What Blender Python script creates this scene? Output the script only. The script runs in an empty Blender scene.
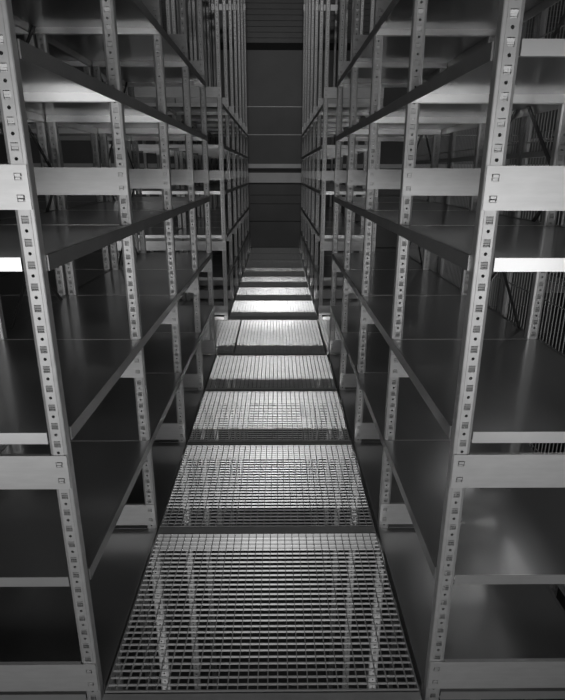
import bpy, math, random
from mathutils import Matrix, Vector
random.seed(3)
S = bpy.context.scene
C = S.collection

# ------------------------------------------------------------------ layout
CAM_Z = 1.480                       # grating floor is z = 0
Y0, BAY, GAP = 1.2187, 0.7956, 1.2703
def Yk(i): return Y0 + BAY*i if i <= 4 else Y0 + BAY*(i-1) + GAP
PW, PD = 0.043, 0.031               # upright face width, depth
D = 0.575                           # rack depth
XL, XR = -0.531, 0.448              # aisle faces of the two racks
FLOOR_Z = -3.10
DECKS = [-0.010, 0.420, 0.860, 1.296, 1.735, 2.107]
TIES = [(0.012, 0.114), (0.703, 0.799), (1.401, 1.494), (2.155, 2.250)]

# ------------------------------------------------------------------ materials
def mat(name, col, metal=0.0, rough=0.5, noise=0.0, scale=8.0, stretch=(1, 1, 1), bump=0.0, rvar=0.0, coat=0.0, crough=.1):
    m = bpy.data.materials.new(name); m.use_nodes = True
    nt = m.node_tree; b = nt.nodes['Principled BSDF']
    b.inputs['Metallic'].default_value = metal
    b.inputs['Roughness'].default_value = rough
    b.inputs['Base Color'].default_value = (col, col, col, 1)
    b.inputs['Coat Weight'].default_value = coat; b.inputs['Coat Roughness'].default_value = crough
    if noise or bump or rvar:
        tc = nt.nodes.new('ShaderNodeTexCoord'); mp = nt.nodes.new('ShaderNodeMapping')
        mp.inputs['Scale'].default_value = stretch
        nz = nt.nodes.new('ShaderNodeTexNoise'); nz.inputs['Scale'].default_value = scale
        nz.inputs['Detail'].default_value = 4
        nt.links.new(tc.outputs['Object'], mp.inputs['Vector']); nt.links.new(mp.outputs['Vector'], nz.inputs['Vector'])
        r = nt.nodes.new('ShaderNodeMapRange')
        r.inputs['From Min'].default_value = .25; r.inputs['From Max'].default_value = .75
        r.inputs['To Min'].default_value = col*(1-noise); r.inputs['To Max'].default_value = col*(1+noise)
        nt.links.new(nz.outputs['Fac'], r.inputs['Value']); nt.links.new(r.outputs['Result'], b.inputs['Base Color'])
        if rvar:
            q = nt.nodes.new('ShaderNodeMapRange')
            q.inputs['From Min'].default_value = .25; q.inputs['From Max'].default_value = .75
            q.inputs['To Min'].default_value = rough-rvar; q.inputs['To Max'].default_value = rough+rvar
            nt.links.new(nz.outputs['Fac'], q.inputs['Value']); nt.links.new(q.outputs['Result'], b.inputs['Roughness'])
        if bump:
            bp = nt.nodes.new('ShaderNodeBump'); bp.inputs['Strength'].default_value = bump
            bp.inputs['Distance'].default_value = .002
            nt.links.new(nz.outputs['Fac'], bp.inputs['Height']); nt.links.new(bp.outputs['Normal'], b.inputs['Normal'])
    return m

M_POST = mat('galvanised upright steel', .52, .55, .46, .10, 30)
M_TIE = mat('galvanised tie beam steel', .60, .55, .42, .07, 14, (1, 1, 6))
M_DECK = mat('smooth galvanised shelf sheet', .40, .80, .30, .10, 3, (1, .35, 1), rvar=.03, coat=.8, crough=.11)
M_RAIL = mat('galvanised shelf edge with painted shade', .36, .70, .40, .08, 10)  # same galvanised steel; shade of the aisle-facing side put into its colour
M_LIP = mat('folded shelf lip with painted sheen', .78, .75, .34, .05, 10)  # specular brightness of the folds put into a paler colour
M_GRATE = mat('galvanised floor grating', .62, .45, .40, .12, 24)
M_BEAM = mat('galvanised support beam', .50, .55, .45, .10, 12)
M_BRACE = mat('brace steel with painted shade', .10, .6, .5)  # edge-on darkness of the braces put into the colour
M_WIRE = mat('galvanised mesh wire', .34, .6, .45)
M_WALL = mat('grey wall cladding', .19, .1, .55, .10, 2)
M_WALLP = mat('pale wall rail and painted highlights', .85, .2, .5, .08, 3)  # pale rail; the lit band and lip highlights are painted with it too
M_RIB = mat('dark ribbed cladding', .13, .2, .5, .1, 3)
M_BLACK = mat('black strip for dark gap', .02, 0, .8)  # black colour stands in for the darkness of an open gap
M_CONC = mat('dark concrete floor', .10, 0, .8, .25, 3)
M_CEIL = mat('dark roof sheet', .12, .1, .7, .15, 2)

# ------------------------------------------------------------------ mesh helpers
class MB:
    def __init__(s): s.v = []; s.f = []
    def quad(s, *ps):
        n = len(s.v); s.v += [tuple(p) for p in ps]; s.f.append(tuple(range(n, n+len(ps))))
    def box(s, x0, x1, y0, y1, z0, z1):
        n = len(s.v)
        s.v += [(x0, y0, z0), (x1, y0, z0), (x1, y1, z0), (x0, y1, z0), (x0, y0, z1), (x1, y0, z1), (x1, y1, z1), (x0, y1, z1)]
        s.f += [tuple(n+i for i in q) for q in ((0, 3, 2, 1), (4, 5, 6, 7), (0, 1, 5, 4), (1, 2, 6, 5), (2, 3, 7, 6), (3, 0, 4, 7))]
    def bar(s, a, b, w, t, nrm):
        a = Vector(a); b = Vector(b); d = (b-a).normalized(); n = Vector(nrm); u = d.cross(n).normalized()
        P = []
        for c in (a, b):
            for su, sn in ((-1, -1), (1, -1), (1, 1), (-1, 1)): P.append(tuple(c + u*su*w/2 + n*sn*t/2))
        k = len(s.v); s.v += P
        s.f += [tuple(k+i for i in q) for q in ((0, 1, 2, 3), (7, 6, 5, 4), (0, 4, 5, 1), (1, 5, 6, 2), (2, 6, 7, 3), (3, 7, 4, 0))]
    def mesh(s, name, m):
        me = bpy.data.meshes.new(name); me.from_pydata(s.v, [], s.f); me.materials.append(m); me.update(); return me
def link(name, me, parent=None, loc=(0, 0, 0), label=None):
    o = bpy.data.objects.new(name, me); C.objects.link(o); o.location = loc
    if parent: o.parent = parent
    if label: o['label'] = label
    return o
def thing(name, label, cat, loc=(0, 0, 0), group=None, me=None):
    o = bpy.data.objects.new(name, me); C.objects.link(o); o.location = loc
    o['label'] = label; o['category'] = cat
    if group: o['group'] = group
    return o
def struct(name, mb, m, loc=(0, 0, 0)):
    o = link(name, mb.mesh(name, m), None, loc); o['kind'] = 'structure'; return o

# ------------------------------------------------------------------ upright: folded profile, one round hole and one hooked slot every 50 mm
def upright_mesh(z0, z1):
    b = MB(); W = PW
    a0, a1 = .0085, W-.0085            # flat perforated strip between two raised edges
    ys = .0002                         # the side bands slope back from the strip
    zs = z0; P = .05
    # phase: slots at CAM_Z + .3005 - n*.05, round holes half way between
    ph = (CAM_Z + .3005 + P/2 - z0) % P
    zlist = []
    z = z0 + ph - P
    def holecell(zc):
        h0, h1 = zc-P/4, zc+P/4
        cx = W/2; r = .0041
        ring = [(cx+r*math.cos(math.pi/4*i), zc+r*math.sin(math.pi/4*i)) for i in range(8)]
        out = [(a1, zc), (a1, h1), (cx, h1), (a0, h1), (a0, zc), (a0, h0), (cx, h0), (a1, h0)]
        for i in range(8):
            j = (i+1) % 8
            b.quad((out[i][0], ys, out[i][1]), (ring[i][0], ys, ring[i][1]), (ring[j][0], ys, ring[j][1]), (out[j][0], ys, out[j][1]))
            b.quad((ring[i][0], ys, ring[i][1]), (ring[i][0], ys+.003, ring[i][1]), (ring[j][0], ys+.003, ring[j][1]), (ring[j][0], ys, ring[j][1]))
    def slotcell(zc):
        h0, h1 = zc-P/4, zc+P/4
        s0, s1 = W/2-.0080, W/2+.0080; t0, t1 = zc-.0095, zc+.0075; tm = zc-.0010
        b.quad((a0, ys, h0), (s0, ys, t0), (s0, ys, t1), (a0, ys, h1))
        b.quad((s1, ys, t0), (a1, ys, h0), (a1, ys, h1), (s1, ys, t1))
        b.quad((a0, ys, h0), (a1, ys, h0), (s1, ys, t0), (s0, ys, t0))
        b.quad((s0, ys, t1), (s1, ys, t1), (a1, ys, h1), (a0, ys, h1))
        # pressed tongue: upper leaf leans back towards its foot, lower leaf is a shallow louvre
        b.quad((s0, ys+.0006, t1-.0016), (s1, ys+.0006, t1-.0016), (s1, ys+.0026, tm), (s0, ys+.0026, tm))
        b.quad((s0+.001, ys+.0006, tm-.0008), (s1-.001, ys+.0006, tm-.0008), (s1-.001, ys+.0014, t0+.0042), (s0+.001, ys+.0014, t0+.0042))
        b.quad((s0+.001, ys+.0004, t0+.0030), (s1-.001, ys+.0004, t0+.0030), (s1-.001, ys+.0014, t0+.0004), (s0+.001, ys+.0014, t0+.0004))
        b.quad((s0, ys, t0), (s0, ys+.006, t0), (s0, ys+.006, t1), (s0, ys, t1))
        b.quad((s1, ys, t0), (s1, ys+.006, t0), (s1, ys+.006, t1), (s1, ys, t1))
    zc = z0 + ph
    while zc - P/4 < z0: zc += P
    b.quad((a0, ys, z0), (a1, ys, z0), (a1, ys, zc-P/4), (a0, ys, zc-P/4))
    while zc + P*.75 < z1:
        holecell(zc); slotcell(zc+P/2); zc += P
    b.quad((a0, ys, zc-P/4), (a1, ys, zc-P/4), (a1, ys, z1), (a0, ys, z1))
    # rest of the folded section as a swept open profile (both sides)
    for sgn in (0, 1):
        prof = [(a0, ys), (a0-.0008, .0010), (.0022, .0036), (.0005, .0050), (0, .0070), (0, PD-.002), (.002, PD), (.012, PD), (.012, PD-.006)]
        if sgn: prof = [(W-x, y) for x, y in prof][::-1]
        for (xa, ya), (xb, yb) in zip(prof, prof[1:]):
            b.quad((xa, ya, z0), (xb, yb, z0), (xb, yb, z1), (xa, ya, z1))
    # top and bottom end caps of the two flanges (thin)
    return b.mesh('upright', M_POST)
UP = upright_mesh(FLOOR_Z, 4.55)

def tie_mesh(h):
    b = MB(); x0, x1 = .0012, D-.0012; t = .0022
    ya, yb = -.0045, -.0045+t                                    # face plate laps over both upright faces
    hw, hh = .0085, .0075
    zc1, zc2 = h*.26, h*.74
    b.box(PW, D-PW, ya, yb, 0, h)
    for xa, xb in ((x0, PW), (D-PW, x1)):
        cx = (PW/2 if xa < .1 else D-PW/2)
        b.box(xa, cx-hw, ya, yb, 0, h); b.box(cx+hw, xb, ya, yb, 0, h)
        for za, zb in ((0, zc1-hh), (zc1+hh, zc2-hh), (zc2+hh, h)): b.box(cx-hw, cx+hw, ya, yb, za, zb)
    b.box(PW+.002, D-PW-.002, -.0023, .007, h-.0022, h)          # top and bottom flanges between the uprights
    b.box(PW+.002, D-PW-.002, -.0023, .030, 0, .0022)
    b.box(PW+.002, D-PW-.002, .028, .030, .0022, .014)
    for ex in (PW/2, D-PW/2):                                    # pressed hooks at each end
        for zc in (h*.26, h*.74):
            b.box(ex-.0062, ex+.0062, -.0066, -.0020, zc+.0005, zc+.0060)
            b.box(ex-.0062, ex+.0045, -.0052, -.0020, zc-.0058, zc-.0022)
    return b.mesh('tie_beam', M_TIE)
TIE = {}
def tie(h):
    k = round(h, 4)
    if k not in TIE: TIE[k] = tie_mesh(h)
    return TIE[k]

def deck_mesh():
    # one shelf sheet: notched around the uprights, folded lips; local origin at the bay line, top at z = 0
    b = MB(); y0, y1 = .0035, BAY-.0025; n = PD+.003; t = .0012; L = .030
    xi0, xi1 = PW+.002, D-PW-.002
    b.box(xi0, xi1, y0, y1, -t, 0)
    b.box(.0012, xi0, n, y1, -t, 0); b.box(xi1, D-.0012, n, y1, -t, 0)
    return b.mesh('shelf_panel', M_DECK)
DECK = deck_mesh()
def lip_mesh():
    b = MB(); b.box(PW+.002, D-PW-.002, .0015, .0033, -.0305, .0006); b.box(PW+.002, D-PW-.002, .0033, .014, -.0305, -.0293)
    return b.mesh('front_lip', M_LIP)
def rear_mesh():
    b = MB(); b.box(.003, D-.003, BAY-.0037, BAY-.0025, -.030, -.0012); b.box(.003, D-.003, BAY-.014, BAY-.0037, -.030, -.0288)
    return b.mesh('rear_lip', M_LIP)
LIP = lip_mesh(); REAR = rear_mesh()

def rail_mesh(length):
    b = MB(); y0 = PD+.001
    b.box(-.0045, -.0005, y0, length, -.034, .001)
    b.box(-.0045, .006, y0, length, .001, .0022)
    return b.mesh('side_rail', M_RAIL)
RAIL = {}
def rail(length):
    k = round(length, 3)
    if k not in RAIL: RAIL[k] = rail_mesh(length)
    return RAIL[k]

def brace_mesh(dy, dz, x):
    b = MB(); b.bar((x, 0, 0), (x, dy, dz), .018, .004, (1, 0, 0)); return b.mesh('brace', M_BRACE)
BR_A = brace_mesh(BAY-.03, .66, 0); BR_B = brace_mesh(BAY-.03, -.66, 0)

def make_rack(label, x_left, ks, group, brace_x=None, brace_bays=(), extra_top=False, decks=DECKS):
    ya = Yk(ks[0])
    r = thing('shelving_rack', label, 'shelf', (x_left, ya, 0), group)
    for k in ks:
        y = Yk(k)-ya
        for x in (0, D-PW): link('upright', UP, r, (x, y, 0))
        for z0, z1 in TIES: link('tie_beam', tie(z1-z0), r, (0, y, z0))
        if extra_top: link('tie_beam', tie(.09), r, (0, y, 4.07))
    L = Yk(ks[-1])-ya
    for z in decks:
        for k in ks[:-1]:
            d = link('shelf_panel', DECK, r, (0, Yk(k)-ya, z))
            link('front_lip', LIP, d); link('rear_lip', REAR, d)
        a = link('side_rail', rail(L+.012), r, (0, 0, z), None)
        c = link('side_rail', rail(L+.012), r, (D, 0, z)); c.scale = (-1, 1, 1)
    for k in brace_bays:
        for z in (.06, .76, 1.46):
            link('brace', BR_A, r, (brace_x, Yk(k)-ya+.03, z)); link('brace', BR_B, r, (brace_x+.005, Yk(k)-ya+.03, z+.66))
    return r
NEAR = list(range(0, 5)); FAR = list(range(5, 12))
SEP = .012
x_b = XL-D-SEP-D
x_c = x_b-.95-D
make_rack('near grey steel shelving rack along the left side of the grated aisle', XL-D, NEAR, 'grey steel shelving racks', .006, (1, 3))
make_rack('near grey steel shelving rack along the right side of the grated aisle', XR, NEAR, 'grey steel shelving racks', D-.011, (1, 3))
make_rack('far grey steel shelving rack left of the aisle, beyond the cross aisle', XL-D, FAR, 'grey steel shelving racks', None, (), True)
make_rack('far grey steel shelving rack right of the aisle, beyond the cross aisle', XR, FAR, 'grey steel shelving racks', None, (), True)
make_rack('near steel shelving rack standing back to back behind the left aisle rack', x_b, NEAR, 'grey steel shelving racks')
make_rack('far steel shelving rack standing back to back behind the left far rack', x_b, FAR, 'grey steel shelving racks')
make_rack('dim steel shelving rack across the next aisle on the far left', x_c, NEAR, 'grey steel shelving racks')
make_rack('dim steel shelving rack on the right, behind the wire mesh partition', 1.75, NEAR, 'grey steel shelving racks')

# ------------------------------------------------------------------ floor gratings
def grating(label, x0, x1, y0, y1, zt=0.0, group='floor grating panels'):
    g = thing('floor_grating', label, 'grating', (x0, y0, zt), group)
    W = x1-x0; L = y1-y0; H = .0080
    b = MB()
    for a in ((0, .004, 0, L), (W-.004, W, 0, L)): b.box(a[0], a[1], a[2], a[3], -.030, 0)
    b.box(.004, W-.004, 0, .004, -.030, .0008); b.box(.004, W-.004, L-.004, L, -.030, .0008)
    link('frame', b.mesh('frame', M_BEAM), g)
    b = MB()
    n = round(L/.025); p = L/n
    for i in range(1, n): b.box(.004, W-.004, i*p-.0013, i*p+.0013, -H, -.0006)
    n = round(W/.0304); p = W/n
    for i in range(1, n): b.box(i*p-.0013, i*p+.0013, .004, L-.004, -.0120, -.0006)
    link('bar_grid', b.mesh('bar_grid', M_GRATE), g)
    return g
GX0, GX1 = -.517, .427
words = {0: 'nearest floor grating panel of the long aisle, dark gaps between its bars',
         1: 'second floor grating panel of the aisle from the camera',
         2: 'third floor grating panel of the aisle from the camera',
         3: 'fourth floor grating panel of the aisle, just before the cross aisle',
         5: 'first floor grating panel beyond the cross aisle',
         6: 'second floor grating panel beyond the cross aisle',
         7: 'third floor grating panel beyond the cross aisle',
         8: 'fourth floor grating panel beyond the cross aisle',
         9: 'fifth floor grating panel beyond the cross aisle',
         10: 'dim sixth floor grating panel beyond the cross aisle',
         11: 'dark last floor grating panel against the end wall'}
for k in (0, 1, 2, 3, 5, 6, 7, 8, 9, 10, 11):
    grating(words[k], GX0, GX1, Yk(k)+.003, Yk(k+1)-.050 if k < 11 else 11.23)
CA0, CA1 = Yk(4)+.003, Yk(5)-.16
grating('middle floor grating panel of the cross aisle', -.372, .418, CA0, CA1)
grating('left floor grating panel of the cross aisle, running behind the left uprights', -1.30, -.380, CA0+.05, CA1)
grating('right floor grating panel of the cross aisle, running behind the right uprights', .426, 1.30, CA0+.05, CA1)
grating('floor grating panel under the camera with only its far edge in view', GX0, GX1, -.2, Y0-.056)

def beam_mesh(L, w, h=.088):
    b = MB(); t = .003
    b.box(0, L, 0, t, -h, 0); b.box(0, L, t, w, -t, 0); b.box(0, L, t, w*.8, -h, -h+t); b.box(0, L, w-t, w, -.03, -t)
    for x in (.03, L-.03): b.box(x-.006, x+.006, -.004, 0, -.022, -.010)
    return b.mesh('support_beam', M_BEAM)
bl = {0: 'steel support beam under the front edge of the nearest grating',
      1: 'steel support beam between the first and second aisle gratings',
      2: 'steel support beam between the second and third aisle gratings',
      3: 'steel support beam between the third and fourth aisle gratings',
      4: 'steel support beam between the fourth aisle grating and the cross aisle',
      5: 'steel support beam between cross aisle and the first grating beyond it',
      6: 'steel support beam between first and second gratings beyond the cross aisle',
      7: 'steel support beam between second and third gratings beyond the cross aisle',
      8: 'steel support beam between third and fourth gratings beyond the cross aisle',
      9: 'steel support beam between fourth and fifth gratings beyond the cross aisle',
      10: 'steel support beam between fifth and sixth gratings beyond the cross aisle',
      11: 'steel support beam before the dark last grating at the end wall'}
BM = beam_mesh(GX1-GX0, .044); BMW = beam_mesh(GX1-GX0, .15)
for k, lab in bl.items():
    w = .15 if k == 5 else .044
    thing('support_beam', lab, 'beam', (GX0, Yk(k)-(.155 if k == 5 else .048), -.0015), 'grating support beams', BMW if k == 5 else BM)

# ------------------------------------------------------------------ wire mesh partition behind the right rack
def mesh_panel(label, y0, y1, x=XR+D+.045, z0=.0, z1=3.3):
    g = thing('wire_mesh_panel', label, 'mesh panel', (x, y0, z0), 'wire mesh partition panels')
    L = y1-y0; Hh = z1-z0; b = MB()
    for a in ((0, .022), (L-.022, L)): b.box(-.011, .011, a[0], a[1], 0, Hh)
    for z in (0, 1.54, Hh-.022): b.box(-.011, .011, .022, L-.022, z, z+.022)
    link('frame', b.mesh('frame', M_WIRE), g)
    b = MB(); n = round(L/.026); p = L/n
    for i in range(1, n): b.box(-.0014, .0014, i*p-.0014, i*p+.0014, .022, Hh-.022)
    for i in range(1, int(Hh/.2)): b.box(-.0045, -.0014, .022, L-.022, i*.2-.0018, i*.2+.0018)
    link('wire_grid', b.mesh('wire_grid', M_WIRE), g)
ml = ['nearest wire mesh partition panel behind the right rack', 'wire mesh partition panel behind the right rack, second from the camera',
      'wire mesh partition panel behind the right rack, third from the camera', 'farthest wire mesh partition panel behind the right near rack']
for i, lab in enumerate(ml): mesh_panel(lab, .45+i*1.02, .45+i*1.02+1.01)

# ------------------------------------------------------------------ room shell
WY = 11.30
b = MB()
# stacked wall panels with open joints: (z0, z1, set back)
for z0, z1, dy in ((FLOOR_Z, -.02, .0), (.0, .52, .0), (.535, .865, .01), (.875, 1.035, .03), (1.045, 1.265, .06),
                   (1.64, 2.165, .0), (2.175, 2.665, .0), (2.675, 3.64, .015)):
    b.box(-6, 6, WY+dy, WY+.25, z0, z1)
b.box(-6, 6, WY+.12, WY+.3, FLOOR_Z, 6.2)
struct('wall_back', b, M_WALL)
b = MB(); b.box(-6, 6, WY-.02, WY+.12, 1.28, 1.465); struct('trim_1', b, M_WALLP)  # lit wall band, its brightness put into the pale colour
b = MB(); b.box(-6, 6, WY-.06, WY+.12, 1.555, 1.635); struct('trim_2', b, M_WALLP)
b = MB(); b.box(-6, 6, WY-.012, WY+.01, 2.164, 2.177); struct('trim_3', b, M_WALLP)  # lip highlight painted as a thin pale strip
b = MB(); b.box(-6, 6, WY-.012, WY+.01, 2.664, 2.677); struct('trim_4', b, M_WALLP)  # upper lip highlight, likewise a painted pale strip
b = MB(); b.box(-6, 6, WY+.05, WY+.12, 3.64, 3.77); struct('trim_5', b, M_BLACK)  # black strip filling the gap, its shade painted
b = MB(); z = 3.77
while z < 6.2:
    b.box(-6, 6, WY+.10, WY+.119, z, z+.080); z += .094
struct('trim_6', b, M_RIB)
b = MB(); b.box(-6.2, -6, -5, WY+.3, FLOOR_Z, 6.2); struct('wall_left', b, M_WALL)
b = MB(); b.box(6, 6.2, -5, WY+.3, FLOOR_Z, 6.2); struct('wall_right', b, M_WALL)
b = MB(); b.box(-6.2, 6.2, -5.2, WY+.3, FLOOR_Z-.2, FLOOR_Z); struct('floor', b, M_CONC)
b = MB(); b.box(-6.2, 6.2, -5.2, WY+.3, 6.2, 6.4); struct('ceiling', b, M_CEIL)
b = MB(); b.box(-6.2, 6.2, -5.2, -5, FLOOR_Z, 6.2); struct('wall_front', b, M_WALL)

# ------------------------------------------------------------------ lamps and added fill lights
def area(name, loc, aim, sx, sy, power, spread=180):
    l = bpy.data.lights.new(name, 'AREA'); l.shape = 'RECTANGLE'; l.size = sx; l.size_y = sy; l.energy = power
    l.spread = math.radians(spread)
    o = bpy.data.objects.new(name, l); C.objects.link(o); o.location = loc
    o.rotation_euler = (Vector(aim)-Vector(loc)).to_track_quat('-Z', 'Y').to_euler()
    return o
area('front_light', (-.05, -1.05, 1.15), (-.05, 3, 1.09), 1.8, .4, 10, 105)  # frontal light from an unseen source behind the camera
area('front_light', (-1.75, -1.15, .85), (-1.2, 3, .95), .7, 1.7, 6.5, 120)  # added fill from the left, brightens rear posts and shelf lips
area('front_light', (1.75, -1.15, .85), (1.2, 3, .95), .7, 1.7, 5.2, 120)  # added fill from the right, matching the left one
area('lower_lamp', (-.05, -1.30, -2.00), (-.05, 3.0, -.70), .5, .10, 3.6, 44)
area('lower_lamp', (-.05, 3.30, -1.00), (-.05, 7.3, -.30), .5, .08, 3.2, 40)
area('lower_lamp', (1.75, 3.66, -.45), (.95, 2.2, .60), .6, 1.0, 9, 130)
area('side_lamp', (2.6, 2.4, 2.0), (.9, 1.9, .9), .8, .5, 6, 120)
area('cross_aisle_lamp', (1.9, 4.65, 1.05), (1.0, 5.8, .95), .4, .9, 3.2)
area('cross_aisle_lamp', (-1.9, 4.65, 1.05), (-1.0, 5.8, .95), .4, .9, 3.0)
area('upper_fill_light', (-.05, 1.2, 5.6), (-.05, 9.5, 3.6), 1.2, .5, 19, 90)  # added fill aimed at the upper far posts and end wall

w = bpy.data.worlds.new('World'); S.world = w; w.use_nodes = True
w.node_tree.nodes['Background'].inputs['Color'].default_value = (1, 1, 1, 1)
w.node_tree.nodes['Background'].inputs['Strength'].default_value = .02

# ------------------------------------------------------------------ camera
pt, yw, rl = (math.radians(a) for a in (18.2322, .5864, -.1365))
fw = Vector((math.sin(yw)*math.cos(pt), math.cos(yw)*math.cos(pt), -math.sin(pt)))
r0 = Vector((math.cos(yw), -math.sin(yw), 0)); d0 = fw.cross(r0)
rr = r0*math.cos(rl)+d0*math.sin(rl); dd = d0*math.cos(rl)-r0*math.sin(rl)
cam = bpy.data.cameras.new('camera'); co = bpy.data.objects.new('camera', cam); C.objects.link(co)
m = Matrix((( rr.x, -dd.x, -fw.x, 0), (rr.y, -dd.y, -fw.y, 0), (rr.z, -dd.z, -fw.z, CAM_Z), (0, 0, 0, 1)))
co.matrix_world = m
cam.sensor_fit = 'HORIZONTAL'; cam.sensor_width = 36; cam.lens = 36*539.97/565
cam.clip_start = .02; cam.clip_end = 100
S.camera = co
S.view_settings.view_transform = 'Standard'; S.view_settings.look = 'None'
S.view_settings.gamma = 1; S.view_settings.use_curve_mapping = False
S.view_settings.exposure = 0
